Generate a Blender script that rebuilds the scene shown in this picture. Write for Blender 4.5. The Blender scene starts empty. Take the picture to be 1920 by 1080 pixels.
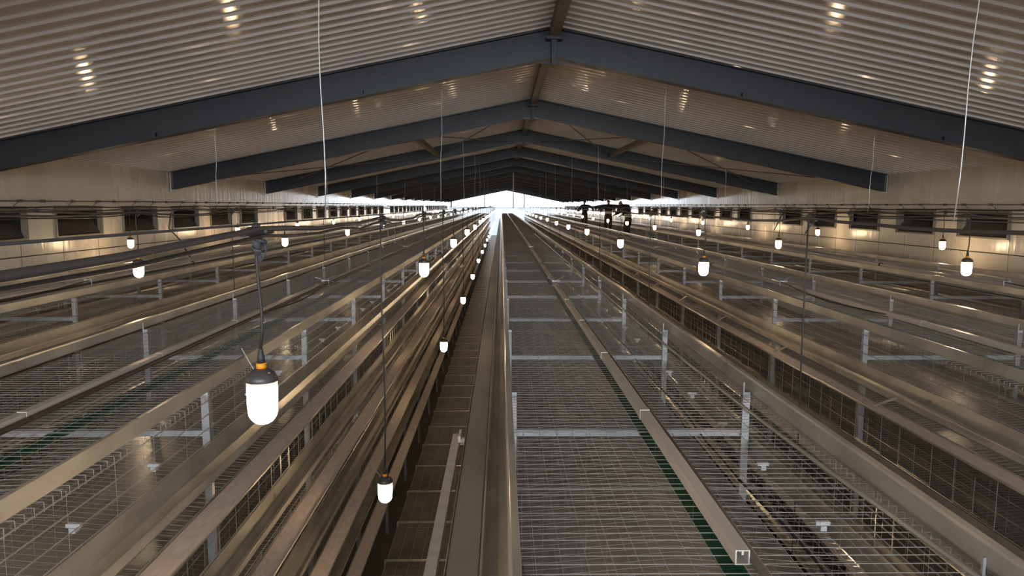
import bpy, math, random
from mathutils import Vector, Matrix
random.seed(7)
C = bpy.context.scene.collection
SC = bpy.context.scene
CZ = 4.6                      # height of the camera above the floor; heights below are given relative to it (H)
# ------------------------------------------------------------------ materials
def mat(name, col, rough=.5, metal=0., spec=.5, emit=None, estr=0., noise=None, bump=None, extra=None):
    m = bpy.data.materials.new(name); m.use_nodes = True
    nt = m.node_tree; b = nt.nodes['Principled BSDF']
    b.inputs['Base Color'].default_value = (*col, 1); b.inputs['Roughness'].default_value = rough
    b.inputs['Metallic'].default_value = metal; b.inputs['Specular IOR Level'].default_value = spec
    if emit:
        b.inputs['Emission Color'].default_value = (*emit, 1); b.inputs['Emission Strength'].default_value = estr
    tc = nt.nodes.new('ShaderNodeTexCoord')
    if noise:
        sc, amt, stretch = noise
        mp = nt.nodes.new('ShaderNodeMapping'); mp.inputs['Scale'].default_value = stretch
        nt.links.new(tc.outputs['Object'], mp.inputs['Vector'])
        n = nt.nodes.new('ShaderNodeTexNoise'); n.inputs['Scale'].default_value = sc; n.inputs['Detail'].default_value = 5
        nt.links.new(mp.outputs['Vector'], n.inputs['Vector'])
        r = nt.nodes.new('ShaderNodeValToRGB'); e = r.color_ramp.elements
        e[0].position = .3; e[1].position = .7
        e[0].color = (*[c*(1-amt) for c in col], 1); e[1].color = (*[min(1, c*(1+amt)) for c in col], 1)
        nt.links.new(n.outputs['Fac'], r.inputs['Fac']); nt.links.new(r.outputs['Color'], b.inputs['Base Color'])
        mr = nt.nodes.new('ShaderNodeMapRange'); mr.inputs['To Min'].default_value = rough*.8; mr.inputs['To Max'].default_value = min(1, rough*1.25)
        nt.links.new(n.outputs['Fac'], mr.inputs['Value']); nt.links.new(mr.outputs['Result'], b.inputs['Roughness'])
    if bump:
        kind, sc, strength, dist = bump
        if kind == 'wave_y':
            w = nt.nodes.new('ShaderNodeTexWave'); w.bands_direction = 'Y'; w.inputs['Scale'].default_value = sc
            out = w.outputs['Fac']
        elif kind == 'streak':
            w = nt.nodes.new('ShaderNodeTexNoise'); w.inputs['Scale'].default_value = sc; w.inputs['Detail'].default_value = 3
            m2 = nt.nodes.new('ShaderNodeMapping'); m2.inputs['Scale'].default_value = (1, 9, .12); nt.links.new(tc.outputs['Object'], m2.inputs['Vector'])
            nt.links.new(m2.outputs['Vector'], w.inputs['Vector']); out = w.outputs['Fac']
        else:
            w = nt.nodes.new('ShaderNodeTexNoise'); w.inputs['Scale'].default_value = sc; w.inputs['Detail'].default_value = 3
            out = w.outputs['Fac']
        if kind != 'streak': nt.links.new(tc.outputs['Object'], w.inputs['Vector'])
        bp = nt.nodes.new('ShaderNodeBump'); bp.inputs['Strength'].default_value = strength; bp.inputs['Distance'].default_value = dist
        nt.links.new(out, bp.inputs['Height']); nt.links.new(bp.outputs['Normal'], b.inputs['Normal'])
    return m
LAMP_E = 80.
M = {}
M['ceil'] = mat('coated_roof_sheet', (.62, .57, .54), .12, 0, .8, noise=(1.2, .06, (1, .3, 1)))
M['wall'] = mat('coated_wall_panel', (.62, .56, .47), .26, 0, .6, noise=(1.5, .07, (1, 1, .4)), bump=('streak', 1.0, .55, .012))
M['seam'] = mat('panel_seam', (.12, .10, .08), .6)
M['steel'] = mat('painted_blue_grey_steel', (.020, .022, .027), .5, 0, .5, noise=(3, .15, (1, 1, 1)))
M['brown_steel'] = mat('primer_brown_steel', (.13, .105, .085), .55, 0, .4)
M['galv'] = mat('galvanised_sheet', (.54, .50, .43), .30, .42, .5, noise=(7, .22, (1, .35, 1)), bump=('noise', 6, .08, .02))
M['galv_light'] = mat('bright_galvanised_post', (.45, .45, .46), .38, .4, .5, noise=(14, .12, (1, 1, 1)))
M['thin_wire'] = mat('dull_thin_wire', (.30, .28, .26), .45, .4)
M['wire'] = mat('galvanised_wire', (.58, .56, .53), .35, .6, .5)
M['galv_dull'] = mat('dull_grey_belt', (.30, .285, .26), .5, .2, .5, noise=(5, .2, (1, .3, 1)))
M['egg'] = mat('woven_pale_belt', (.66, .56, .51), .7, 0, .3, noise=(40, .12, (1, .3, 1)))
M['manure'] = mat('grey_plastic_belt', (.38, .345, .315), .26, 0, .6, noise=(3, .14, (1, .25, 1)))
M['pvc'] = mat('white_pvc', (.64, .57, .51), .4, 0, .5, noise=(9, .06, (1, .2, 1)))
M['dark_pipe'] = mat('dark_brown_pipe', (.10, .075, .06), .45, .2, .5)
M['green'] = mat('green_plastic', (.01, .12, .055), .5)
M['black'] = mat('black_rubber', (.02, .02, .022), .5)
M['cable'] = mat('grey_cable_sheath', (.09, .082, .08), .55)
M['cord'] = mat('dark_lamp_cord', (.03, .027, .025), .55)
M['tape'] = mat('grey_wrapping', (.065, .065, .072), .65, noise=(30, .3, (1, 1, 1)))
M['cap'] = mat('dark_lamp_cap', (.07, .06, .055), .38, 0, .5)
M['orange'] = mat('orange_plastic_ring', (.85, .33, .015), .45)
M['glass'] = mat('lit_opal_glass', (.9, .85, .75), .3, 0, .5, emit=(1.0, .72, .42), estr=LAMP_E)
M['white_clip'] = mat('white_plastic_clip', (.55, .55, .56), .4)
M['inlet'] = mat('black_inlet_plastic', (.022, .019, .016), .35, 0, .5)
M['inlet_frame'] = mat('inlet_frame_plastic', (.20, .17, .13), .4)
M['flap'] = mat('dark_inlet_flap', (.05, .044, .037), .30, 0, .5)
M['rope'] = mat('pale_steel_rope', (.5, .49, .48), .35, .5)
M['grate'] = mat('walkway_grating', (.21, .18, .145), .5, .3, noise=(2, .25, (1, 1, 1)))
M['grate_wire'] = mat('walkway_bearer_wire', (.42, .37, .30), .45, .5)
M['floor'] = mat('concrete', (.17, .155, .14), .85, noise=(2.5, .2, (1, 1, 1)))
M['skin'] = mat('skin', (.36, .20, .13), .55)
M['cloth'] = mat('dark_work_cloth', (.022, .02, .022), .85)
M['cloth2'] = mat('brown_work_trousers', (.055, .04, .028), .85)
M['stripe'] = mat('reflective_stripe', (.75, .74, .72), .4)
M['hair'] = mat('black_hair', (.012, .01, .01), .6)
# the jar glows less just under its cap, where the bulb inside sits away from the glass
def jar():
    nt = M['glass'].node_tree; b = nt.nodes['Principled BSDF']; tc = nt.nodes.new('ShaderNodeTexCoord'); sx = nt.nodes.new('ShaderNodeSeparateXYZ'); mr = nt.nodes.new('ShaderNodeMapRange')
    mr.interpolation_type = 'SMOOTHSTEP'
    mr.inputs['From Min'].default_value = -.07; mr.inputs['From Max'].default_value = -.004; mr.inputs['To Min'].default_value = LAMP_E; mr.inputs['To Max'].default_value = 1.1
    nt.links.new(tc.outputs['Object'], sx.inputs[0]); nt.links.new(sx.outputs['Z'], mr.inputs['Value']); nt.links.new(mr.outputs['Result'], b.inputs['Emission Strength'])
jar()
# translucent sheet closing the lower part of the far end (daylight behind it)
def sheet_mat():
    m = bpy.data.materials.new('translucent_white_sheet'); m.use_nodes = True; nt = m.node_tree; nt.nodes.clear()
    o = nt.nodes.new('ShaderNodeOutputMaterial'); mx = nt.nodes.new('ShaderNodeMixShader'); d = nt.nodes.new('ShaderNodeBsdfDiffuse'); t = nt.nodes.new('ShaderNodeBsdfTranslucent')
    d.inputs['Color'].default_value = (.8, .8, .8, 1); t.inputs['Color'].default_value = (.82, .85, .9, 1); mx.inputs[0].default_value = .22
    nt.links.new(d.outputs[0], mx.inputs[1]); nt.links.new(t.outputs[0], mx.inputs[2]); nt.links.new(mx.outputs[0], o.inputs[0]); return m
M['sheet'] = sheet_mat()

# ------------------------------------------------------------------ mesh builder (y = depth, H = height relative to camera)
class MB:
    def __init__(s): s.v = []; s.f = []; s.sm = []
    def quadstrip(s, ringA, ringB, closed=True, smooth=False):
        n = len(ringA)
        for i in range(n if closed else n-1):
            j = (i+1) % n; s.f.append((ringA[i], ringA[j], ringB[j], ringB[i])); s.sm.append(smooth)
    def box(s, x0, x1, y0, y1, h0, h1):
        b = len(s.v)
        for (x, y, h) in ((x0,y0,h0),(x1,y0,h0),(x1,y1,h0),(x0,y1,h0),(x0,y0,h1),(x1,y0,h1),(x1,y1,h1),(x0,y1,h1)): s.v.append((x, y, h))
        for q in ((0,3,2,1),(4,5,6,7),(0,1,5,4),(1,2,6,5),(2,3,7,6),(3,0,4,7)): s.f.append(tuple(b+k for k in q)); s.sm.append(False)
    def bar(s, a, b, r, n=4, caps=False, smooth=False, r2=None):
        a = Vector(a); b = Vector(b); d = (b-a).normalized(); r2 = r if r2 is None else r2
        u = d.cross(Vector((0,0,1)) if abs(d.z) < .9 else Vector((1,0,0))).normalized(); w = d.cross(u)
        k = len(s.v); A = []; B = []
        for i in range(n):
            t = 2*math.pi*i/n; o = u*math.cos(t)+w*math.sin(t)
            s.v.append(tuple(a+o*r)); A.append(k+i)
        for i in range(n):
            t = 2*math.pi*i/n; o = u*math.cos(t)+w*math.sin(t)
            s.v.append(tuple(b+o*r2)); B.append(k+n+i)
        s.quadstrip(A, B, True, smooth)
        if caps: s.f.append(tuple(A[::-1])); s.f.append(tuple(B)); s.sm += [False, False]
    def tube(s, pts, r, n=8, caps=True):
        P = [Vector(p) for p in pts]; rings = []
        u = None
        for i, p in enumerate(P):
            d = (P[min(i+1, len(P)-1)]-P[max(i-1, 0)]).normalized()
            if u is None: u = d.cross(Vector((0,0,1)) if abs(d.z) < .9 else Vector((1,0,0))).normalized()
            else: u = (u-d*u.dot(d)).normalized()
            w = d.cross(u); k = len(s.v); rr = r[i] if isinstance(r, (list, tuple)) else r
            for j in range(n):
                t = 2*math.pi*j/n; s.v.append(tuple(p+(u*math.cos(t)+w*math.sin(t))*rr))
            rings.append([k+j for j in range(n)])
        for a, b in zip(rings, rings[1:]): s.quadstrip(a, b, True, True)
        if caps: s.f.append(tuple(rings[0][::-1])); s.f.append(tuple(rings[-1])); s.sm += [False, False]
    def lathe(s, prof, n=20, cx=0, cy=0):
        rings = []
        for (r, h) in prof:
            k = len(s.v)
            for j in range(n):
                t = 2*math.pi*j/n; s.v.append((cx+r*math.cos(t), cy+r*math.sin(t), h))
            rings.append([k+j for j in range(n)])
        for a, b in zip(rings, rings[1:]): s.quadstrip(a, b, True, True)
        s.f.append(tuple(rings[0][::-1])); s.f.append(tuple(rings[-1])); s.sm += [False, False]
    def sheet(s, prof, y0, y1, th=.003, step=None):
        """open profile [(x,h)...] extruded along the row, with real thickness"""
        n = len(prof); nor = []
        for i in range(n):
            a = prof[max(i-1,0)]; b = prof[min(i+1,n-1)]; dx, dh = b[0]-a[0], b[1]-a[1]; L = math.hypot(dx, dh) or 1
            nor.append((-dh/L*th, dx/L*th))
        loop = list(prof)+[(prof[i][0]+nor[i][0], prof[i][1]+nor[i][1]) for i in range(n-1, -1, -1)]
        ys = [y0, y1] if not step else [y0+(y1-y0)*i/max(1, round((y1-y0)/step)) for i in range(max(1, round((y1-y0)/step))+1)]
        rings = []
        for y in ys:
            k = len(s.v)
            for (x, h) in loop: s.v.append((x, y, h))
            rings.append([k+j for j in range(len(loop))])
        for a, b in zip(rings, rings[1:]): s.quadstrip(a, b)
        s.f.append(tuple(rings[0][::-1])); s.f.append(tuple(rings[-1])); s.sm += [False, False]
    def build(s, name, m, parent=None, origin=(0,0,0), rel=True):
        """vertices are in camera-height coordinates; origin is where the object's own origin goes"""
        me = bpy.data.meshes.new(name)
        ox, oy, oh = origin
        me.from_pydata([(x-ox, y-oy, h-oh) for (x, y, h) in s.v], [], s.f)
        me.polygons.foreach_set('use_smooth', s.sm)
        for mm in (m if isinstance(m, (list, tuple)) else [m]): me.materials.append(mm)
        me.update()
        return link(name, me, parent, (ox, oy, oh) if parent else (ox, oy, oh+CZ))
def link(name, me, parent=None, loc=(0,0,0)):
    o = bpy.data.objects.new(name, me); C.objects.link(o); o.parent = parent; o.location = loc; return o
def tag(o, label, cat, group=None, kind=None):
    o['label'] = label; o['category'] = cat
    if group: o['group'] = group
    if kind: o['kind'] = kind
    return o
def thing(name, label, cat, loc=(0,0,0), group=None):
    o = bpy.data.objects.new(name, None); C.objects.link(o); o.location = (loc[0], loc[1], loc[2]+CZ); o.empty_display_size = .2
    return tag(o, label, cat, group)
def copy_tree(o, parent=None):
    c = o.copy(); C.objects.link(c); c.parent = parent
    for ch in list(o.children): copy_tree(ch, c)
    return c
ORD = ['nearest', 'second', 'third', 'fourth', 'fifth', 'sixth', 'seventh', 'eighth', 'ninth', 'tenth', 'eleventh', 'twelfth', 'thirteenth', 'fourteenth', 'fifteenth', 'sixteenth', 'seventeenth', 'eighteenth', 'nineteenth', 'twentieth']

# ------------------------------------------------------------------ building shell
XL, XR, CX = -6.90, 8.156, .65
HT, SL, DR = 2.19, .2033, .361
YN, YF = -10., 95.
FR0, FS = 3.25, 6.0                                    # first frame (just above the view) and spacing
roofH = lambda x: HT-SL*abs(x-CX)
FLOOR = -CZ
b = MB(); b.box(XL-.3, XR+.3, YN-.5, YF+.5, FLOOR-.15, FLOOR); tag(b.build('floor', M['floor']), 'concrete floor far below the cages', 'floor', kind='structure')
# ribbed roof sheets, ribs running up the slope
b = MB(); P = .2286; n = int((YF-YN)/P); rib = [(0, .030), (.150, .030), (.166, .009), (.206, .009), (.2286, .030)]
for sgn, xe in ((-1, XL-.05), (1, XR+.05)):
    xr = CX
    prev = None
    for i in range(n):
        for (dy, dh) in rib[:-1]:
            y = YN+i*P+dy; k = len(b.v)
            b.v += [(xr, y, roofH(xr)+dh), (xe, y, roofH(xe)+dh)]
            if prev is not None: b.f.append((prev, prev+1, k+1, k) if sgn > 0 else (prev, k, k+1, prev+1)); b.sm.append(False)
            prev = k
# outer skin so that no daylight leaks in
for sgn, xe in ((-1, XL-.05), (1, XR+.05)):
    k = len(b.v); b.v += [(CX, YN, HT+.1), (xe, YN, roofH(xe)+.1), (xe, YF, roofH(xe)+.1), (CX, YF, HT+.1)]
    b.f.append((k, k+1, k+2, k+3)); b.sm.append(False)
tag(b.build('ceiling', M['ceil']), 'glossy cream ribbed metal roof lining sloping up to the ridge', 'ceiling', kind='structure')

# inlets -------------------------------------------------------------------------------------------
WT, WB = -.09, -.51
left_in = [(10.55-1.29+1.98*k, 10.55+1.98*k) for k in range(-2, 42) if k not in (6, 17, 28)]
right_in = [(11.43+2.0*k, 11.43+1.27+2.0*k) for k in range(-2, 41) if k not in (5, 16, 27)]
def wall(name, x, sgn, holes, label):
    b = MB(); x0, x1 = (x-.12, x) if sgn < 0 else (x, x+.12); top = roofH(x)+.06
    b.box(x0, x1, YN, YF, FLOOR, WB); b.box(x0, x1, YN, YF, WT, top)
    e = YN
    for (a, c) in holes: b.box(x0, x1, e, a, WB, WT); e = c
    b.box(x0, x1, e, YF, WB, WT)
    w = b.build(name, M['wall']); tag(w, label, 'wall', kind='structure')
    s = MB(); y = YN+.4; xs = x+.0005 if sgn < 0 else x-.0005; i = 0
    while y < 60:
        inh = any(a-.03 < y < c+.03 for a, c in holes)
        s.box(xs-.002, xs+.002, y, y+.007, -2.2, WB-.03 if inh else WT-.0)
        y += 1.0
    s.build('panel_joint', M['seam'], w)
wall('wall_left', XL, -1, left_in, 'glossy cream panelled wall left of the cages, with a row of dark air inlets')
wall('wall_right', XR, 1, right_in, 'glossy cream panelled wall right of the cages, with a row of dark air inlets')
# ends of the house: closed below, open gable above
for nm, y0, y1, mm, lab in (('wall_back', YF, YF+.05, M['sheet'], 'white daylit sheet closing the far end below the bright gable'), ('wall_front', YN-.2, YN, M['wall'], 'low panelled wall at the end behind the camera')):
    b = MB(); b.box(XL-.1, XR+.1, y0, y1, FLOOR, -.23 if nm == 'wall_back' else -.8); tag(b.build(nm, mm), lab, 'wall', kind='structure')
for i, (x, w) in enumerate(((-2.2, .16), (2.97, .2), (-6.6, .25))):
    b = MB(); b.box(x-w/2, x+w/2, YF-.12, YF+.1, -.23, roofH(x)+.02)
    tag(b.build('trim_%d' % (i+1), M['brown_steel']), ['slim post left of the middle in the bright far gable', 'thicker post right of the middle in the bright far gable', 'post at the far left corner of the bright gable'][i], 'post', kind='structure')
b = MB(); b.box(XL, XR, YF-.1, YF+.1, -.30, -.22); tag(b.build('trim_4', M['galv']), 'sill rail under the bright far gable', 'rail', kind='structure')

def make_inlet(sgn):
    root = thing('air_inlet', '', 'air inlet')
    L = 1.285; H = WT-WB; s = sgn                     # local: opening from y 0..L, h 0..H (bottom 0), wall face x=0, outside is s direction
    f = MB(); t = .028
    for (ya, yb, ha, hb) in ((-.012, L+.012, -.02, t-.02), (-.012, L+.012, H-t+.02, H+.02), (-.012, t-.012, t-.02, H-t+.02), (L+.012-t, L+.012, t-.02, H-t+.02)):
        f.box(min(-s*.03, s*.06), max(-s*.03, s*.06), ya, yb, ha, hb)
    f.build('frame', M['inlet_frame'], root)
    k = MB(); xa, xb = sorted((s*.121, s*.34))
    k.box(min(s*.32, s*.34), max(s*.32, s*.34), 0, L, 0, H)
    for (ya, yb, ha, hb) in ((0, L, 0, .015), (0, L, H-.015, H), (0, .015, .015, H-.015), (L-.015, L, .015, H-.015)): k.box(min(s*.061, s*.32), max(s*.061, s*.32), ya, yb, ha, hb)
    k.build('housing', M['inlet'], root)
    d = MB()
    prof = [(s*.02, .02), (s*.06, .10), (s*.13, .22), (s*.23, .33)]
    d.sheet(prof, .02, L-.02, .012); d.build('flap', M['flap'], root)
    g = MB(); g.box(min(0, -s*.02), max(0, -s*.02), -.015, L+.015, H+.012, H+.045); g.build('hood', M['inlet'], root)
    for yy in (.25, .95):
        p = MB(); pts = [(-s*.05, yy, H+.02), (-s*.07, yy+.03, H+.08), (-s*.075, yy+.12, H+.115)]; p.tube(pts, .005, 5)
        p.bar((-s*.05, yy, H-.01), (-s*.05, yy, H+.03), .011, 6, True)
        p.build('pull_wire', M['cable'], root)
    return root
for sgn, holes, x, side in ((-1, left_in, XL, 'left'), (1, right_in, XR, 'right')):
    proto = make_inlet(sgn); vis = 0
    for i, (a, c) in enumerate(holes):
        o = proto if i == 0 else copy_tree(proto)
        o.location = (x, a, WB+CZ)
        o['group'] = 'air inlets in the %s wall' % side
        seen = c > (9.9 if side == 'left' else 11.2)
        if not seen: o['label'] = 'dark air inlet in the %s wall before the view begins' % side
        else:
            vis += 1
            if vis <= 9: o['label'] = ('dark rectangular air inlet in the %s wall, ' % side) + ('nearest to the camera' if vis == 1 else ORD[vis-1]+' from the camera')
            elif a < 45: o['label'] = 'small dark inlet in the receding middle run along the %s wall' % side
            else: o['label'] = 'tiny distant inlet near the bright far end of the %s wall' % side
# control rods and wall cables
def long_wire(name, x, hs, r, m, label, cat, y0, y1, amp=0, step=1.0, seed=0, n=6):
    rnd = random.Random(seed); pts = []; y = y0
    while y < y1+.01:
        pts.append((x+rnd.uniform(-amp, amp)*.5, y, hs+rnd.uniform(-amp, amp))); y += step
    b = MB(); b.tube(pts, r, n); return tag(b.build(name, m), label, cat)
for sgn, x, side, holes in ((-1, XL, 'left', left_in), (1, XR, 'right', right_in)):
    r = thing('control_rod', 'thin inlet control rod with small clamps running high along the %s wall' % side, 'rod', (x-sgn*.08, 2, .035))
    b = MB(); b.tube([(x-sgn*.08, 2+i*3., .035+.004*math.sin(i*2)) for i in range(31)], .009, 6); b.build('rod', M['cable'], r, (x-sgn*.08, 2, .035)).location = (0, 0, 0)
    k = 0
    for a, c in holes:
        if a > 50: break
        for yy in (a+.37, a+1.07, a+1.6):
            q = MB(); q.box(-.02, .02, -.03, .03, -.018, .022); q.build('clamp', M['cable'] if k % 3 else M['brown_steel'], r).location = (0, yy-2, 0)
            k += 1
    long_wire('wall_cable', x-sgn*.10, -.055, .011, M['cord'], 'dark cable strung along the tops of the inlets on the %s wall' % side, 'cable', 2, 93, .018, .9, 5+sgn)
    long_wire('wall_cable', x-sgn*.14, -.17 if sgn > 0 else -.14, .014, M['cable'], 'thick drooping cable crossing the inlets of the %s wall' % side, 'cable', 2, 93, .035, 1.7, 15+sgn)
    long_wire('wall_wire', x-sgn*.03, -.765, .008, M['cord'], 'thin straight dark wire low along the %s wall' % side, 'wire', 2, 93, .004, 6, 25+sgn)

# roof frames --------------------------------------------------------------------------------------
def make_frame(y, label):
    root = thing('roof_frame', label, 'roof frame', (CX, y, HT-DR), 'blue grey steel roof frames')
    L = lambda o: setattr(o, 'location', (0, 0, 0))
    for sgn, xe in ((-1, XL+.02), (1, XR-.02)):
        b = MB()
        def slab(d0, d1, ya, yb):
            k = len(b.v)
            for yy in (ya, yb):
                for (xx, dd) in ((CX, d0), (xe, d0), (xe, d1), (CX, d1)): b.v.append((xx, yy, roofH(xx)-dd))
            for q in ((0,1,2,3),(7,6,5,4),(0,4,5,1),(1,5,6,2),(2,6,7,3),(3,7,4,0)): b.f.append(tuple(k+t for t in q)); b.sm.append(False)
        slab(.012, DR-.012, y-.005, y+.005); slab(0, .012, y-.085, y+.085); slab(DR-.012, DR, y-.085, y+.085)
        L(b.build('rafter', M['steel'], root, (CX, y, HT-DR)))
        e = MB(); e.box(min(xe, xe-sgn*.016), max(xe, xe-sgn*.016), y-.1, y+.1, roofH(xe)-DR-.04, roofH(xe)-.01)
        L(e.build('end_plate', M['galv'], root, (CX, y, HT-DR)))
        w = MB()                                       # small purlin cleats on the web
        for q in (2.4, 5.0):
            xx = CX+sgn*q; w.box(xx-.02, xx+.02, y-.06, y-.005, roofH(xx)-DR+.02, roofH(xx)-DR+.075)
        L(w.build('cleat', M['steel'], root, (CX, y, HT-DR)))
    g = MB(); g.box(CX-.032, CX+.032, y-.11, y+.11, HT-DR-.09, HT-.13)
    k = len(g.v)
    for yy in (y-.012, y+.012):
        for (xx, hh) in ((CX-.24, roofH(CX+.24)-DR), (CX, HT-DR-.085), (CX+.24, roofH(CX+.24)-DR)): g.v.append((xx, yy, hh))
    for q in ((0,1,2), (5,4,3), (0,3,4,1), (1,4,5,2)): g.f.append(tuple(k+t for t in q)); g.sm.append(False)
    L(g.build('ridge_gusset', M['steel'], root, (CX, y, HT-DR)))
    c = MB(); c.box(CX-.10, CX+.10, y-.16, y+.02, HT-.16, HT-.125); L(c.build('ridge_cleat', M['steel'], root, (CX, y, HT-DR)))
    return root
for k in range(16):
    y = FR0+FS*k
    if k == 0: lab = 'blue grey steel roof frame overhead, just above the top of the view'
    elif k == 1: lab = 'large blue grey steel roof frame nearest to the camera'
    elif k <= 8: lab = '%s blue grey steel roof frame from the camera, smaller and darker' % ORD[k-1]
    else: lab = 'distant dark roof frame in the stack before the bright far gable'
    make_frame(y, lab)
b = MB(); b.box(CX-.06, CX+.06, -9.9, 94.8, HT-.125, HT-.012); tag(b.build('ridge_beam', M['brown_steel']), 'brown steel tube running along under the ridge', 'beam')
fy2, fy3 = FR0+2*FS, FR0+3*FS
for sgn, s in ((-1, 'left'), (1, 'right')):
    x = CX+sgn*2.5; b = MB(); b.box(x-.055, x+.055, fy2+.01, fy3-.01, roofH(x)-.30, roofH(x)-.19)
    tag(b.build('roof_strut', M['brown_steel']), 'short brown strut between the second and third roof frames, %s slope' % s, 'strut')
    for (q0, q1, nm) in ((.5, 2.4, 'falling outward beside the ridge'), (2.4, .5, 'rising toward the ridge'), (2.7, 7.0, 'falling outward to the eave'), (7.0, 2.7, 'rising inward from the eave')):
        xa, xb = CX+sgn*q0, CX+sgn*q1; b = MB(); dz = .22 if q0 < q1 else .255; b.bar((xa, fy2+.006, roofH(xa)-dz), (xb, fy3-.006, roofH(xb)-dz), .012, 6, True)
        tag(b.build('brace_rod', M['brown_steel']), 'thin brace rod on the %s roof slope, %s' % (s, nm), 'brace rod')

# ------------------------------------------------------------------ cage rows
ROWS = {'L2': -5.22, 'L1': -2.23, 'R0': .70, 'R1': 3.62, 'R2': 6.52}
U = 1.95; Y0 = 3.79-3*U; Y1 = 3.79+45*U; HW = .67; TP = .66; NT = 4
MESH_H = -1.02
RL = {'R0': 'galvanised cage row in the middle, directly under the camera, pale wire top', 'L1': 'cage row first to the left of the middle walkway, tiers of troughs facing it',
      'L2': 'outermost cage row on the left, beside the left wall', 'R1': 'cage row first to the right of the middle cage row', 'R2': 'outermost cage row on the right, beside the right wall'}
units = [3.79+U*k for k in range(-3, 46)]
class Row: pass
_shared = {}
def shared(key, fn):
    if key not in _shared: _shared[key] = fn()
    return _shared[key]
def mesh_of(b, name, m):
    me = bpy.data.meshes.new(name); me.from_pydata(b.v, [], b.f); me.polygons.foreach_set('use_smooth', b.sm); me.materials.append(m); return me
def top_mesh():
    b = MB(); n = int((Y1-Y0)/.05)
    rnd = random.Random(3)
    for i in range(n):
        y = Y0+i*.05+rnd.uniform(-.0025, .0025)
        e = HW-.012
        b.bar((-e, y, 0), (e, y, 0), .00145, 4); 
        for sg in (-1, 1): b.bar((sg*e, y, 0), (sg*e, y, -.035), .00145, 4)
        if i % 13 == 0: b.bar((-e, y+.012, 0), (e, y+.012, 0), .00145, 4)
    x = -.60
    while x < .62:
        b.bar((x, Y0, -.003), (x, Y1, -.003), .0014, 4); x += .075
    return mesh_of(b, 'top_mesh', M['wire'])
def floor_mesh():
    b = MB(); n = int((Y1-Y0)/.05)
    for i in range(n):
        y = Y0+i*.05
        for sg in (-1, 1): b.bar((0, y, .06), (sg*(HW+.115), y, -.01), .0013, 4)
    for q in range(1, 8):
        for sg in (-1, 1): x = q*.095; b.bar((sg*x, Y0, .06-x*.09+.0), (sg*x, Y1, .06-x*.09), .0013, 4)
    return mesh_of(b, 'floor_mesh', M['wire'])
def front_mesh(top, bot, door):
    b = MB(); y = Y0
    nh = 4
    for i in range(nh): h = top-.02+(bot-top+.03)*i/(nh-1); b.bar((0, Y0, h), (0, Y1, h), .0032, 4)
    while y < Y1: b.bar((.003, y, top), (.003, y, bot), .0008, 4); y += (.1625 if door else .325)
    if door:
        y = Y0+.25
        while y < Y1-.5:
            for yy in (y, y+.402): b.bar((.010, yy, top-.01), (.010, yy, bot+.01), .0024, 4)
            for i in range(3): h = top-.03+(bot-top+.06)*i/2; b.bar((.010, y, h), (.010, y+.414, h), .0022, 4)
            b.bar((.010, y+.2, top-.10), (.010, y+.2, bot+.03), .0018, 4)
            y += .65
    return mesh_of(b, 'front_mesh', M['wire'])
def partition(door=False):
    b = MB(); y = Y0
    while y < Y1-.1:
        for k in range(3):
            yy = y+.65*k; 
            for q in range(-8, 9): x = q*.078; b.bar((x, yy, -1.03), (x, yy, -1.43), .0008, 4)
            for h in (-1.12, -1.30): b.bar((-.65, yy, h), (.65, yy, h), .0013, 4)
        y += U
    return mesh_of(b, 'partition_mesh', M['thin_wire'])
def post_me():
    b = MB(); w = .020
    b.box(-w, w, -.003, .003, FLOOR+1.0, .02)          # web facing along the row
    b.box(-w, -w+.003, .003, .03, FLOOR+1.0, .02); b.box(w-.003, w, .003, .03, FLOOR+1.0, .02)
    b.box(-w, -w+.008, -.003, .006, .02, .075)
    return mesh_of(b, 'post', M['galv_light'])
def crossbar_me():
    b = MB(); b.box(-HW+.02, HW-.02, -.002, .002, -.04, 0); b.box(-HW+.02, HW-.02, -.03, -.002, -.003, 0); return mesh_of(b, 'cross_bar', M['galv_light'])
def clip_me():
    b = MB(); b.box(-.028, .028, -.008, .008, 0, .015); b.box(-.012, .012, -.016, .016, -.02, .0); return mesh_of(b, 'clip', M['white_clip'])
def trough(sg):
    b = MB(); pr = [(0, -1.272), (.010, -1.372), (.040, -1.408), (.085, -1.412), (.095, -1.40), (.100, -1.348), (.107, -1.345), (.109, -1.355)]
    b.sheet([(sg*x, h) for x, h in pr], Y0, Y1, .002*(-sg), 3.9)
    return mesh_of(b, 'feed_trough', M['galv'])
def egg_belt(sg, m):
    b = MB(); b.box(*sorted((sg*.122, sg*.248)), Y0+.1, Y1-.1, -1.473, -1.469); return mesh_of(b, 'egg_belt', m)
def egg_tray(sg):
    b = MB()
    b.sheet([(sg*.115, -1.462), (sg*.116, -1.478), (sg*.252, -1.478), (sg*.254, -1.460), (sg*.258, -1.464)], Y0, Y1, .002*(-sg), 3.9)
    return mesh_of(b, 'egg_tray', M['galv'])
def plate(sg, lo=-1.018):
    b = MB(); b.sheet([(-sg*.024, -.932), (-sg*.022, -.922), (0, -.920), (0, lo), (-sg*.012, lo-.006)], Y0, Y1, .003*(-sg), 3.9)
    return mesh_of(b, 'edge_plate', M['galv'])
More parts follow.
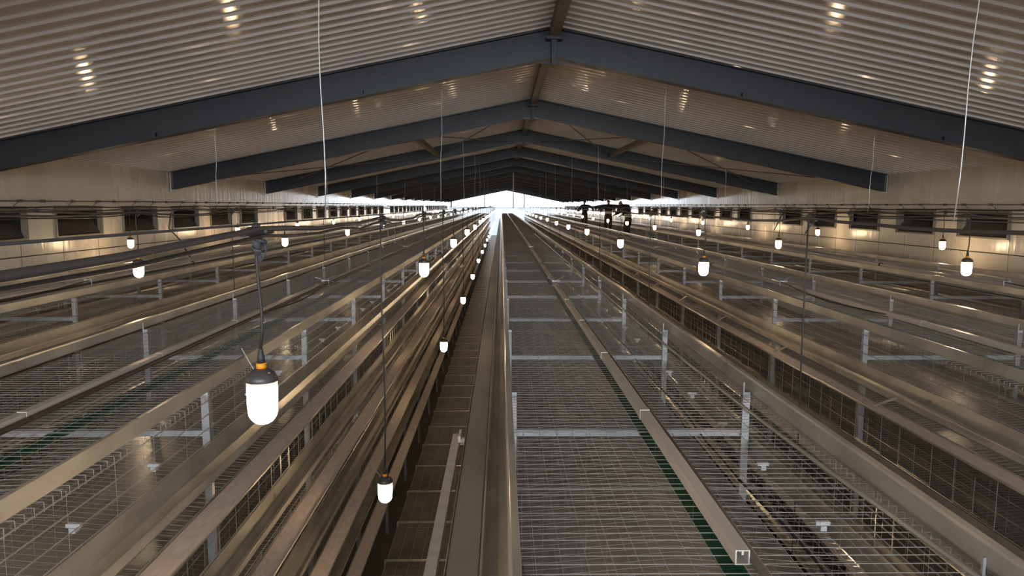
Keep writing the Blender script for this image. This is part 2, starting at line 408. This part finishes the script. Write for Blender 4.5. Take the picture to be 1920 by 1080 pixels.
for key, c in ROWS.items():
    root = thing('cage_row', RL[key], 'cage row', (c, 0, -CZ), 'battery cage rows')
    up = CZ
    def part(name, me, x=0, y=0, h=0): return link(name, me, root, (x, y, h+up))
    part('top_mesh', shared('top', top_mesh), 0, 0, MESH_H)
    part('partition_mesh', shared('parti', partition))
    for t in range(NT):
        bb = shared('manure', lambda: (lambda q: (q.box(-.60, .60, Y0, Y1, -.004, 0), mesh_of(q, 'manure_belt', M['manure']))[1])(MB()))
        part('manure_belt', bb, 0, 0, -1.56-TP*t)
        if t < 2: part('floor_mesh', shared('floor', floor_mesh), 0, 0, -1.445-TP*t)
        for sg in (-1, 1):
            part('feed_trough', shared('tr%d' % sg, lambda: trough(sg)), sg*HW, 0, -TP*t)
            part('egg_tray', shared('et%d' % sg, lambda: egg_tray(sg)), sg*HW, 0, -TP*t)
            part('egg_belt', shared('eb%d%d' % (sg, key == 'R0'), lambda: egg_belt(sg, M['galv_dull'] if key == 'R0' else M['egg'])), sg*HW, 0, -TP*t)
            faces = {'L2': 1, 'L1': 1, 'R0': -1, 'R1': -1, 'R2': -1}[key] == sg
            if t == 0: part('front_mesh', shared('fm0', lambda: front_mesh(-1.02, -1.272, False)), sg*HW, 0, 0)
            elif faces and t < 4: part('front_mesh', shared('fm1', lambda: front_mesh(-1.57, -1.93, True)), sg*(HW+.0), 0, -TP*(t-1)).scale = (sg, 1, 1)
    for sg in (-1, 1):
        part('edge_plate', shared('pl%d%d' % (sg, key == 'R0'), lambda: plate(sg, -1.018 if key == 'R0' else -.992)), sg*HW, 0, 0)
        for y in units: part('post', shared('post', post_me), sg*(HW-.035), y, MESH_H-.005)
    for y in units: part('cross_bar', shared('bar', crossbar_me), 0, y+.02, -1.215)
    ds = MB(); ds.sheet([(-.035, -1.13), (-.028, -1.15), (.028, -1.15), (.035, -1.13)], Y0, Y1, -.003); part('drip_channel', mesh_of(ds, 'drip_channel', M['green']), .03)
    if key == 'R1':
        sg = 1 if key == 'L1' else -1
        def brk(sg=sg):
            q = MB(); q.bar((sg*.100, 0, -1.37), (sg*.19, .13, -1.462), .008, 4, True); return mesh_of(q, 'trough_bracket', M['galv'])
        y = 1.1
        while y < 45: part('trough_bracket', shared('brk%d' % sg, brk), sg*HW, y, 0); y += 1.95
    if key in ('R0', 'L1'):
        y = units[0]+.2; q = 0
        while y < 24:
            part('clip', shared('clip', clip_me), (.57 if key == 'R0' else -.57+1.14), y, -1.25); y += .65
    if key == 'R0':
        b = MB(); b.sheet([(-.024, .0), (.022, .0), (.022, -.03)], -2.5, 3.3, .003); sb = part('side_bar', mesh_of(b, 'side_bar', M['galv_light']), -HW-.315, 1.2, -1.47)
        b = MB(); b.box(.018, .055, 3.18, 3.21, -.02, .012); b.box(.02, .036, 3.10, 3.24, .01, .05); link('bracket', mesh_of(b, 'bracket', M['pvc']), sb)
        b = MB(); b.box(.018, .055, .3, .34, -.02, .0); link('bracket', mesh_of(b, 'bracket', M['galv']), sb)
        ca = MB(); pts = []; rnd = random.Random(2)
        for i in range(120): pts.append((.40+.01*math.sin(i*.9)+rnd.uniform(-.006, .006), .4+i*.25, -1.245+.006*math.sin(i*1.7)))
        ca.tube(pts, .006, 6); part('chain', mesh_of(ca, 'chain', M['black']))
        ed = MB(); ed.tube([(.482+.15*math.exp(-max(0, -1+i*.6-1.6)/1.4), -1+i*.6, -1.005) for i in range(45)], .0085, 6); part('guide_rail', mesh_of(ed, 'guide_rail', M['galv']))
# drinking line lying along the middle of each top mesh
def water_line(key, c, ystart, label):
    root = thing('water_line', label, 'water line', (c, ystart, MESH_H), 'water lines along the cage tops')
    b = MB(); w = .021; t = .004
    y = ystart; segs = [y]
    b.box(-w, w, 0, Y1-ystart-1, .0445, .048); b.box(-w, w, 0, Y1-ystart-1, .004, .0075)
    b.box(-w, -w+t, 0, Y1-ystart-1, .0075, .0445); b.box(w-t, w, 0, Y1-ystart-1, .0075, .0445); b.box(-.003, .003, 0, Y1-ystart-1, .033, .0445)
    link('square_pipe', mesh_of(b, 'square_pipe', M['pvc']), root)
    d = MB(); d.tube([(.036+.004*math.sin(i*.7), -.3+i*1.5, .018+.002*math.sin(i)) for i in range(59)], .014, 8); link('round_pipe', mesh_of(d, 'round_pipe', M['dark_pipe']), root)
    j = MB(); yy = 1.4                              # sleeves where two lengths meet
    while yy < 40: j.box(-w-.0025, w+.0025, yy, yy+.035, .002, .0505); yy += 1.35
    link('sleeve', mesh_of(j, 'sleeve', M['pvc']), root)
    for yb in (9.1, 16.7, 24.3, 31.9):
        if yb < ystart: continue
        br = MB(); br.box(-.05, .07, -.02, .02, -.0, .006); br.bar((-.03, 0, .0), (-.03, 0, .075), .006, 6, True); br.bar((.05, 0, 0), (.05, 0, .075), .006, 6, True); br.box(-.04, .06, -.012, .012, .055, .065)
        for (dx, dy, dh) in ((-.11, -.05, .11), (.12, .04, .12), (-.07, .10, .09), (.13, -.06, .05)): br.bar((0, 0, .06), (dx, dy, dh), .0035, 5, True)
        link('clamp_bracket', mesh_of(br, 'clamp_bracket', M['galv_light']), root, (0, yb-ystart, 0))
    col = MB(); col.lathe([(.036, 0), (.036, .03)], 14); cm = mesh_of(col, 'collar', M['black'])
    for yb in (12.2, 27.5):
        o = link('collar', cm, root, (.005, yb-ystart, .025)); o.rotation_euler = (math.pi/2, 0, 0)
    if key in ('L1', 'R1', 'L2', 'R2'):
        cb = MB(); sx = 1 if key[0] == 'L' else -1
        cb.tube([(sx*(.02+.12*math.sin(i*.5)), 9.1-ystart-i*.4, .02+.035*max(0, 1-i/4)+.006*math.sin(i)) for i in range(8)], .006, 6); link('loose_cord', mesh_of(cb, 'loose_cord', M['cord']), root)
    return root
for key, c in ROWS.items():
    water_line(key, c-.012, {'R0': 1.93}.get(key, -.8), {'R0': 'pale square water pipe on the middle cage top, cut end toward the camera', 'L1': 'pale square water pipe on top of the first cage row left of the walkway', 'L2': 'water pipe on the outermost left cage row', 'R1': 'water pipe on the cage row right of the middle row', 'R2': 'water pipe on the outermost right cage row'}[key])

# ------------------------------------------------------------------ walkways between the rows
WK = -3.95
AIS = {'aisle_LL': (-6.86, -6.19), 'aisle_L': (-4.28, -3.17), 'aisle_M': (-1.33, -.24), 'aisle_R': (1.66, 2.66), 'aisle_RR': (4.58, 5.56), 'aisle_RRR': (7.48, 8.11)}
AL = {'aisle_LL': 'between the left wall and the outermost left cages', 'aisle_L': 'deep between the two left cage rows', 'aisle_M': 'in the gap left of the middle cage row, lit by low lamps', 'aisle_R': 'deep in the gap right of the middle cage row', 'aisle_RR': 'deep between the two right cage rows', 'aisle_RRR': 'between the right wall and the outermost right cages'}
for nm, (xa, xb) in AIS.items():
    r = thing('walkway', 'dark grated walkway ' + AL[nm], 'walkway', ((xa+xb)/2, Y0, WK), 'grated walkways')
    w = (xb-xa)/2; LN = YF-Y0-.2
    b = MB(); y = 0
    while y < (LN if nm == 'aisle_M' else 30): b.box(-w+.05, w, y, y+.016, -.02, 0); y += .036
    if nm != 'aisle_M': b.box(-w+.05, w, 30, LN, -.02, 0)
    link('slats', mesh_of(b, 'slats', M['grate']), r)
    b = MB()
    for i in range(9): x = -w+.06+(2*w-.07)*i/8; b.bar((x, 0, .003), (x, LN, .003), .003, 4)
    link('bearer_wires', mesh_of(b, 'bearer_wires', M['grate_wire']), r)
    cb = MB(); cb.box(-w+.03, w, 0, .045, -.075, .003); cm = mesh_of(cb, 'cross_beam', M['galv'])
    for i in range(94): link('cross_beam', cm, r, (0, i*U/2+.9, 0))
    lg = MB(); lg.box(-.02, .02, 0, .04, FLOOR-WK, -.076); lm = mesh_of(lg, 'leg', M['galv'])
    for i in range(0, 46, 2):
        for xx in (-w+.08, w-.03): link('leg', lm, r, (xx, i*U+.905, 0))
# ------------------------------------------------------------------ lamps
def lamp_meshes(n, rings):
    R = .050; g = MB(); prof = [(R*.985, .0), (R*.99, -.03), (R*.97, -.075), (R*.94, -.105)]
    for i in range(1, rings): a = math.pi/2*i/rings; prof.append((R*.94*math.cos(a), -.105-.047*math.sin(a)))
    prof.append((.004, -.152)); g.lathe(prof[::-1], n)
    c = MB(); c.lathe([(R+.001, -.006), (R+.003, 0), (R+.001, .012), (.042, .024), (.026, .034), (.017, .038)], n)
    o = MB(); o.lathe([(.0165, .036), (.0165, .056)], max(8, n//2))
    k = MB(); k.lathe([(.0125, .054), (.012, .075), (.0075, .098), (.0055, .108)], max(8, n//2))
    return [('lamp_glass', mesh_of(g, 'lamp_glass', M['glass'])), ('lamp_cap', mesh_of(c, 'lamp_cap', M['cap'])), ('orange_ring', mesh_of(o, 'orange_ring', M['orange'])), ('cord_grip', mesh_of(k, 'cord_grip', M['cord']))]
LM_HI = lamp_meshes(28, 7); LM_LO = lamp_meshes(10, 4)
CABH = -.075
cord_me = {}
def lamp(x, y, h, label, group, seed=0):
    root = thing('hanging_lamp', label, 'lamp', (x, y, h), group)
    rnd = random.Random(seed)
    for nm, me in (LM_HI if y < 16 else LM_LO): link(nm, me, root, (0, 0, .076))
    L = CABH-(h+.076+.10)
    key = round(L, 2)
    if key not in cord_me:
        b = MB(); b.tube([(.012*math.sin(i*.9)*(1-i/6), 0, .10+L*i/6) for i in range(7)], .0052, 6); cord_me[key] = mesh_of(b, 'cord', M['cord'])
    link('cord', cord_me[key], root, (0, 0, .076))
    if y < 16:
        b = MB(); b.bar((-.02, 0, .022), (-.07-.02*(seed % 2), .02, .10), .0016, 4); link('safety_wire', mesh_of(b, 'safety_wire', M['galv_light']), root, (0, 0, .076))
        s = MB(); s.lathe([(.005, 0), (.005, .006)], 8, .03, -.02); link('screw', mesh_of(s, 'screw', M['galv_light']), root, (0, 0, .098))
    return root
AISX = {'M': -.79, 'R': 2.06, 'L': -3.66, 'RR': 4.78, 'LL': -6.30, 'RRR': 7.64}
ANAME = {'M': 'left of the middle cage row', 'R': 'right of the middle cage row', 'L': 'between the left cage rows', 'RR': 'between the right cage rows', 'LL': 'beside the left wall', 'RRR': 'beside the right wall'}
FIRST = {'M': 0, 'R': 1, 'L': 1, 'RR': 1, 'LL': 2, 'RRR': 2}
HUP, HLO, LS = -.650, -1.965, 4.98
sd = 0
for a, x in AISX.items():
    for k in range(-1, 18):
        y = 2.33+LS*k; sd += 1
        if k < FIRST[a]:
            if k < 0 and a not in ('M', 'R', 'L', 'RR'): continue
            lab = 'lit hanging lamp %s, before the view begins' % ANAME[a]
        else:
            i = k-FIRST[a]
            if a == 'M' and i == 0: lab = 'largest lit hanging lamp, black cap and orange ring, close to the camera'
            elif i <= 7: lab = ('nearest hanging lamp in the string %s' if i == 0 else ORD[i]+' lamp from the camera in the string %s') % ANAME[a]
            else: lab = 'small far lamp merging into the line of lights %s' % ANAME[a]
        dx = random.uniform(-.03, .03); dh = random.uniform(-.025, .025)
        if a == 'M' and k == 0: dx = dh = 0
        lamp(x+dx, y, HUP+dh, lab, 'upper hanging lamps ' + ANAME[a], sd)
for a, n in (('M', 17), ('R', 8), ('L', 5)):
    for k in range(-1 if a != 'M' else 0, n):
        y = 4.78+5.08*k; sd += 1
        if a == 'M':
            lab = ('nearest low lamp on a long cord above the dark walkway' if k == 0 else ORD[k]+' low lamp from the camera above the dark walkway') if k <= 7 else 'small far low lamp in the line above the dark walkway'
        else: lab = 'low lamp on a long cord down in the gap %s' % ('right of the middle cage row' if a == 'R' else 'between the two left cage rows')
        lamp(AISX[a]-.01, y, (HLO if a == 'M' else -2.75)+random.uniform(-.03, .03), lab, 'low lamps ' + ANAME[a], sd)
# cables that carry the lamps, with wrapped knots at each lamp
for a, x in AISX.items():
    rnd = random.Random(len(a)+ord(a[0]))
    r = thing('lamp_cable', 'sagging lamp cable with wrapped knots ' + ANAME[a], 'cable', (x, 0, CABH), 'lamp cables')
    b = MB(); b.tube([(.012, -2.7, .012), (.012, 30, .012), (.012, 93, .012)], .0035, 6); link('carrier_wire', mesh_of(b, 'carrier_wire', M['cord']), r)
    knots = sorted([2.33+LS*k for k in range(-1, 18)]+[4.78+5.08*k for k in range(0, 17)])
    pts = []
    for y0, y1 in zip(knots, knots[1:]):
        sag = rnd.uniform(.02, .06); N = 6 if y0 < 30 else 3
        for i in range(N):
            t = i/N; pts.append((.012*math.sin(7*t+y0), y0+(y1-y0)*t, -sag*4*t*(1-t)*.8+rnd.uniform(-.006, .006)-.006))
    b = MB(); b.tube(pts, .0095, 8); link('cable', mesh_of(b, 'cable', M['cable']), r)
    if a in ('M', 'L'):
        p2 = [(p[0]+.012+rnd.uniform(-.006, .006), p[1], p[2]-.012-rnd.uniform(0, .02)) for p in pts]; b = MB(); b.tube(p2, .006, 6); link('second_cable', mesh_of(b, 'second_cable', M['cord']), r)
    for i, y in enumerate(knots):
        if y > 60: break
        big = (a == 'M')
        q = MB(); m = rnd.uniform(.75, 1.1)*(1 if big else .7)
        prof = [(.006, .016), (.014, .010), (.020*m, -.004), (.024*m, -.018), (.019*m, -.036*m), (.014*m, -.058*m), (.010, -.078*m), (.004, -.095*m)]
        q.lathe([(rr*(1+.12*math.sin(9*hh*50)), hh) for rr, hh in prof[::-1]], 12)
        cl = []
        for t in range(14): cl.append((.008+.022*m*math.cos(t*.9), .026*m*math.sin(t*.9), -.012-.005*t*m))
        q.tube(cl, .0055, 6)
        q.tube([(.0, -.16*m, -.016), (.0, -.07, -.010), (.0, 0, -.018), (.0, .07, -.010), (.0, .16*m, -.016)], [.009, .014, .021, .014, .009], 8)
        if big and i % 2: q.tube([(.015, .02, -.04), (.026, .01, -.075), (.012, .0, -.11), (.005, .01, -.07)], .005, 6)
        link('knot', mesh_of(q, 'knot', M['tape'] if big else M['cable']), r, (0, y, 0))

# odd cable ends hanging by the right wall
def loose(name, label, cat, pts_list, r, m):
    o0 = pts_list[0][0]; b = MB()
    for pts in pts_list: b.tube(pts, r, 7)
    return tag(b.build(name, m, None, o0), label, cat)
coil = []
rnd = random.Random(4)
for t in range(40): coil.append((8.108-.03*math.sin(t*.37), 18.75+.20*math.cos(t*.55)*(1+.25*math.sin(t*.9)), -.33+.14*math.sin(t*.55)*(1+.2*math.cos(t*1.3))))
coil += [(8.11, 18.7, -.48), (8.12, 18.95, -.60), (8.13, 19.1, -.72)]
loose('cable_coil', 'tangled dark cable coil hung between inlets on the right wall', 'cable', [coil], .013, M['cable'])
loose('hanging_plug', 'cable end with dark plug slanting down the right wall', 'cable', [[(7.98, 20.3, -.16), (7.98, 20.5, -.34), (7.98, 20.75, -.55), (7.98, 20.85, -.63)], [(7.98, 20.84, -.62), (7.98, 20.92, -.70)]], .016, M['cord'])
loose('dangling_cord', 'thin cord end dangling under the lamp cable between the left cage rows', 'cord', [[(-3.665, 8.05, -.10), (-3.68, 8.02, -.27), (-3.60, 8.1, -.40), (-3.54, 8.2, -.60)]], .008, M['cord'])
# suspension ropes from the roof frames to the lamp cables
for a, x in AISX.items():
    if a in ('LL', 'RRR'): continue
    for k in range(0, 7):
        y = FR0+FS*k+(.095 if k else .0); vis = (a in ('M', 'R') or k >= 1)
        if not vis: continue
        top = roofH(x)-.02 if k == 0 else roofH(x)-DR+.01
        b = MB(); N = 10; lean = {('M', 0): -.01, ('R', 0): .08}.get((a, k), .02*((k*7+ord(a[0])) % 5-2)); rr = .0027 if k == 0 else .0026
        b.tube([(x+lean*(1-i/N)*-1+.006*math.sin(i*1.3), y, CABH+.012+(top-CABH)*(i/N)) if False else (x+lean*(i/N)+.006*math.sin(i*1.3)*(1 if 0 < i < N else 0), y, CABH+.012+(top-CABH-.012)*(i/N)) for i in range(N+1)], rr, 6)
        nth = 'in front of the nearest visible roof frame' if k == 0 else 'from the %s roof frame' % ('nearest visible' if k == 1 else ORD[k-1])
        lab = 'pale rope hanging %s, %s' % (nth, {'M': 'left of middle row', 'R': 'right of middle row', 'L': 'between left rows', 'RR': 'between right rows'}[a])
        tag(b.build('suspension_rope', M['rope'], None, (x, y, CABH)), lab, 'rope', 'suspension ropes from the roof')
b = MB(); b.tube([(CX, FR0+6*FS+.2, -.15), (CX, FR0+6*FS+.2, HT-.13)], .035, 10); tag(b.build('hanging_pipe', M['pvc']), 'white vertical pipe hanging from the ridge before the bright gable', 'pipe')

# ------------------------------------------------------------------ people between the two right cage rows
def skin_obj(name, joints, edges, m, parent, root=0, sub=2):
    me = bpy.data.meshes.new(name); me.from_pydata([j[0] for j in joints], edges, []); me.materials.append(m)
    o = link(name, me, parent)
    md = o.modifiers.new('skin', 'SKIN'); md.use_smooth_shade = True
    lay = me.skin_vertices[0].data
    for i, j in enumerate(joints):
        r = j[1]; lay[i].radius = r if isinstance(r, tuple) else (r, r); lay[i].use_root = (i == root)
    s = o.modifiers.new('sub', 'SUBSURF'); s.levels = sub; s.render_levels = sub
    return o
def person(label, loc, rz, J, stripe):
    """J: joints in a local frame, z up from the soles, facing +y"""
    root = bpy.data.objects.new('person', None); C.objects.link(root); root.location = (loc[0], loc[1], loc[2]+CZ); root.rotation_euler = (0, 0, rz)
    tag(root, label, 'person', 'people between the right cage rows')
    g = lambda k: J[k]
    names = ['pelvis', 'waist', 'chest', 'neck', 'head0', 'head1', 'head2', 'shL', 'elL', 'wrL', 'haL', 'shR', 'elR', 'wrR', 'haR', 'hipL', 'knL', 'anL', 'toL', 'hipR', 'knR', 'anR', 'toR']
    rad = {'pelvis': (.125, .085), 'waist': (.11, .08), 'chest': (.135, .095), 'neck': .055, 'head0': .068, 'head1': (.082, .095), 'head2': (.074, .086), 'shL': .055, 'elL': .040, 'wrL': .027, 'haL': .022, 'hipL': .082, 'knL': .055, 'anL': .038, 'toL': .03}
    for k in list(rad):
        if k.endswith('L'): rad[k[:-1]+'R'] = rad[k]
    E = [('pelvis', 'waist'), ('waist', 'chest'), ('chest', 'neck'), ('neck', 'head0'), ('head0', 'head1'), ('head1', 'head2')]
    for s in 'LR': E += [('chest', 'sh'+s), ('sh'+s, 'el'+s), ('el'+s, 'wr'+s), ('wr'+s, 'ha'+s), ('pelvis', 'hip'+s), ('hip'+s, 'kn'+s), ('kn'+s, 'an'+s), ('an'+s, 'to'+s)]
    # fingers: five short chains from the palm
    joints = [(g(k), rad[k]) for k in names]; idx = {k: i for i, k in enumerate(names)}; edges = [(idx[p], idx[q]) for p, q in E]
    for s in 'LR':
        w = Vector(g('wr'+s)); h = Vector(g('ha'+s)); d = (h-w).normalized(); side = d.cross(Vector((0, 0, 1)) if abs(d.z) < .9 else Vector((1, 0, 0))).normalized()
        nrm = d.cross(side)
        for q, (off, ln) in enumerate(((-.030, .065), (-.010, .075), (.010, .080), (.030, .068))):
            a = h+d*.03+side*off; b2 = a+d*ln*.55+nrm*.008; c2 = b2+d*ln*.4+nrm*.022
            n0 = len(joints); joints += [(tuple(a), .0095), (tuple(b2), .009), (tuple(c2), .008)]; edges += [(idx['ha'+s], n0), (n0, n0+1), (n0+1, n0+2)]
        a = h-d*.015+side*-.035; b2 = a+d*.035+side*-.022; n0 = len(joints); joints += [(tuple(a), .011), (tuple(b2), .0095)]; edges += [(idx['ha'+s], n0), (n0, n0+1)]
    skin_obj('body', joints, edges, M['skin'], root)
    def sub(name, ks, es, m, grow):
        ii = {k: i for i, k in enumerate(ks)}
        js = [(g(k), tuple(r+grow for r in rad[k]) if isinstance(rad[k], tuple) else rad[k]+grow) for k in ks]
        return skin_obj(name, js, [(ii[p], ii[q]) for p, q in es], m, root)
    sub('jacket', ['pelvis', 'waist', 'chest', 'shL', 'elL', 'wrL', 'shR', 'elR', 'wrR'], [('pelvis', 'waist'), ('waist', 'chest'), ('chest', 'shL'), ('shL', 'elL'), ('elL', 'wrL'), ('chest', 'shR'), ('shR', 'elR'), ('elR', 'wrR')], M['cloth'], .05)
    sub('trousers', ['pelvis', 'waist', 'hipL', 'knL', 'anL', 'hipR', 'knR', 'anR'], [('pelvis', 'waist'), ('pelvis', 'hipL'), ('hipL', 'knL'), ('knL', 'anL'), ('pelvis', 'hipR'), ('hipR', 'knR'), ('knR', 'anR')], M['cloth2'], .03)
    h1, h2 = Vector(g('head1')), Vector(g('head2')); up = (h2-h1).normalized()
    back = Vector((0, -up.z, up.y)).normalized(); fw = -back; sd_ = Vector((1, 0, 0))
    skin_obj('hair', [(tuple(h1-up*.02+back*.045), (.088, .085)), (tuple(h2+up*.015+back*.012), (.078, .088))], [(0, 1)], M['hair'], root)
    c = h1*.55+h2*.45-up*.03; fc = c+fw*.09-up*.012
    def bit(name, tubes, m):
        f = MB()
        for pts, rr in tubes: f.tube([tuple(q) for q in pts], rr, 8)
        link(name, mesh_of(f, name, m), root)
    bit('nose', [([fc+up*.02, fc+fw*.022-up*.012, fc-up*.02], [.008, .013, .010])], M['skin'])
    for s in (-1, 1):
        e = c+sd_*(s*.032)+up*.014; bit('eye', [([e+fw*.082, e+fw*.092, e+fw*.097], [.009, .010, .003])], M['black'])
        bit('ear', [([c+sd_*(s*.074)+up*.02, c+sd_*(s*.086)+back*.012+up*.003, c+sd_*(s*.075)-up*.02], [.008, .014, .008])], M['skin'])
    bit('mouth', [([fc-up*.045-sd_*.022-fw*.008, fc-up*.047+fw*.003, fc-up*.045+sd_*.022-fw*.008], [.005, .007, .005])], M['brown_steel'])
    for s in 'LR':
        a, t = Vector(g('an'+s)), Vector(g('to'+s))
        skin_obj('boot', [(tuple(a+Vector((0, 0, .06))), .055), (tuple(a), .055), (tuple(t), (.05, .042)), ], [(0, 1), (1, 2)], M['black'], root)
    if stripe:
        for hgt, kk in stripe:
            p = Vector(g('pelvis')).lerp(Vector(g('chest')), hgt); f = MB(); rings = []
            for (dz, gr) in ((-.024, 0), (.024, 0), (.024, -.012), (-.024, -.012), (-.024, 0)):
                k = len(f.v); f.v += [(p.x+(kk*.178+gr)*math.cos(t*math.pi/12), p.y+(kk*.150+gr)*math.sin(t*math.pi/12), p.z+dz) for t in range(24)]; rings.append(list(range(k, k+24)))
            for ra, rb in zip(rings, rings[1:]): f.quadstrip(ra, rb, True, True)
            link('reflective_band', mesh_of(f, 'reflective_band', M['stripe']), root)
    return root
base = {'pelvis': (0, 0, .94), 'waist': (0, .01, 1.10), 'chest': (0, .01, 1.33), 'neck': (0, .02, 1.48), 'head0': (0, .03, 1.55), 'head1': (0, .03, 1.62), 'head2': (0, .02, 1.69),
        'shL': (-.20, 0, 1.40), 'elL': (-.46, .08, 1.36), 'wrL': (-.70, .16, 1.33), 'haL': (-.76, .18, 1.325), 'shR': (.20, 0, 1.40), 'elR': (.47, .06, 1.38), 'wrR': (.72, .10, 1.37), 'haR': (.78, .11, 1.37),
        'hipL': (-.10, 0, .90), 'knL': (-.105, .03, .49), 'anL': (-.11, 0, .09), 'toL': (-.13, .15, .045), 'hipR': (.10, 0, .90), 'knR': (.11, .03, .49), 'anR': (.115, 0, .09), 'toR': (.14, .15, .045)}
STAND = -1.428
person('person in dark jacket with pale waist stripe, seen from behind with arms spread', (5.20, 35.0, STAND), math.radians(-8), base, [(.28, 1.0), (.42, 1.0)])
bend = dict(base); bend.update({'pelvis': (0, -.06, .92), 'waist': (0, .02, 1.07), 'chest': (0, .13, 1.33), 'neck': (-.02, .25, 1.45), 'head0': (-.03, .30, 1.49), 'head1': (-.04, .35, 1.52), 'head2': (-.05, .39, 1.57), 'shL': (-.2, .14, 1.40), 'elL': (-.27, .27, 1.15), 'wrL': (-.20, .46, 1.07), 'haL': (-.18, .51, 1.05), 'shR': (.2, .14, 1.40), 'elR': (.29, .24, 1.14), 'wrR': (.22, .42, 1.02), 'haR': (.20, .47, 1.00), 'hipL': (-.10, -.06, .89), 'hipR': (.10, -.06, .89)})
person('person in dark clothes with pale bands, seen from behind bending to the left', (5.30, 30.2, STAND), math.radians(48), bend, [(.12, 1.0), (.30, 1.0)])
far = dict(base); far.update({'elL': (-.30, .16, 1.15), 'wrL': (-.28, .40, 1.10), 'haL': (-.27, .46, 1.10), 'elR': (.42, .05, 1.34), 'wrR': (.62, .16, 1.25), 'haR': (.67, .19, 1.23)})
person('person farther off in dark clothes, half hidden behind the lamps', (5.2, 45.0, STAND), math.radians(20), far, None)
# planks on the egg trays they stand on
for (y, nm) in ((35., 'standing worker'), (30.2, 'bending worker'), (45., 'farthest worker')):
    b = MB(); b.box(4.53, 5.61, y-.22, y+.22, -1.4585, -1.4295)
    tag(b.build('plank', M['brown_steel'], None, (5.07, y, -1.4575)), 'plank across the gap under the feet of the %s' % nm, 'plank')

# ------------------------------------------------------------------ camera, sky, render look
p, w, rl, f = .115, .0151, .0035, 1345.
F = Vector((math.sin(w)*math.cos(p), math.cos(w)*math.cos(p), -math.sin(p))); R0 = Vector((math.cos(w), -math.sin(w), 0)); U0 = R0.cross(F)
Rr = R0*math.cos(rl)+U0*math.sin(rl); Uu = -R0*math.sin(rl)+U0*math.cos(rl)
cd = bpy.data.cameras.new('camera'); co = bpy.data.objects.new('camera', cd); C.objects.link(co)
cd.sensor_width = 36; cd.lens = f/1920*36; cd.clip_start = .02; cd.clip_end = 400
mt = Matrix((Rr, Uu, -F)).transposed().to_4x4(); mt.translation = (0, 0, CZ); co.matrix_world = mt; SC.camera = co
wd = bpy.data.worlds.new('overcast_sky'); SC.world = wd; wd.use_nodes = True
bg = wd.node_tree.nodes['Background']; bg.inputs['Color'].default_value = (.80, .90, 1.0, 1); bg.inputs['Strength'].default_value = 18.0
for nm, y, rx in (('far_gable_daylight', YF+.2, -math.pi/2), ('near_gable_daylight', YN-.3, math.pi/2)):
    l = bpy.data.lights.new(nm, 'AREA'); l.shape = 'RECTANGLE'; l.size = 15.2; l.size_y = 2.6 if y > 0 else 3.2; l.cycles.is_portal = True
    o = bpy.data.objects.new(nm, l); C.objects.link(o); o.location = (CX, y, CZ+(1.05 if y > 0 else .75)); o.rotation_euler = (rx, 0, 0)
SC.view_settings.view_transform = 'Standard'; SC.view_settings.look = 'None'; SC.view_settings.gamma = 1; SC.view_settings.use_curve_mapping = False
SC.view_settings.exposure = 0.12
cy = SC.cycles
cy.use_denoising = True; cy.max_bounces = 6; cy.diffuse_bounces = 4; cy.glossy_bounces = 3; cy.transmission_bounces = 3; cy.sample_clamp_indirect = 6; cy.use_light_tree = True
cy.caustics_reflective = False; cy.caustics_refractive = False
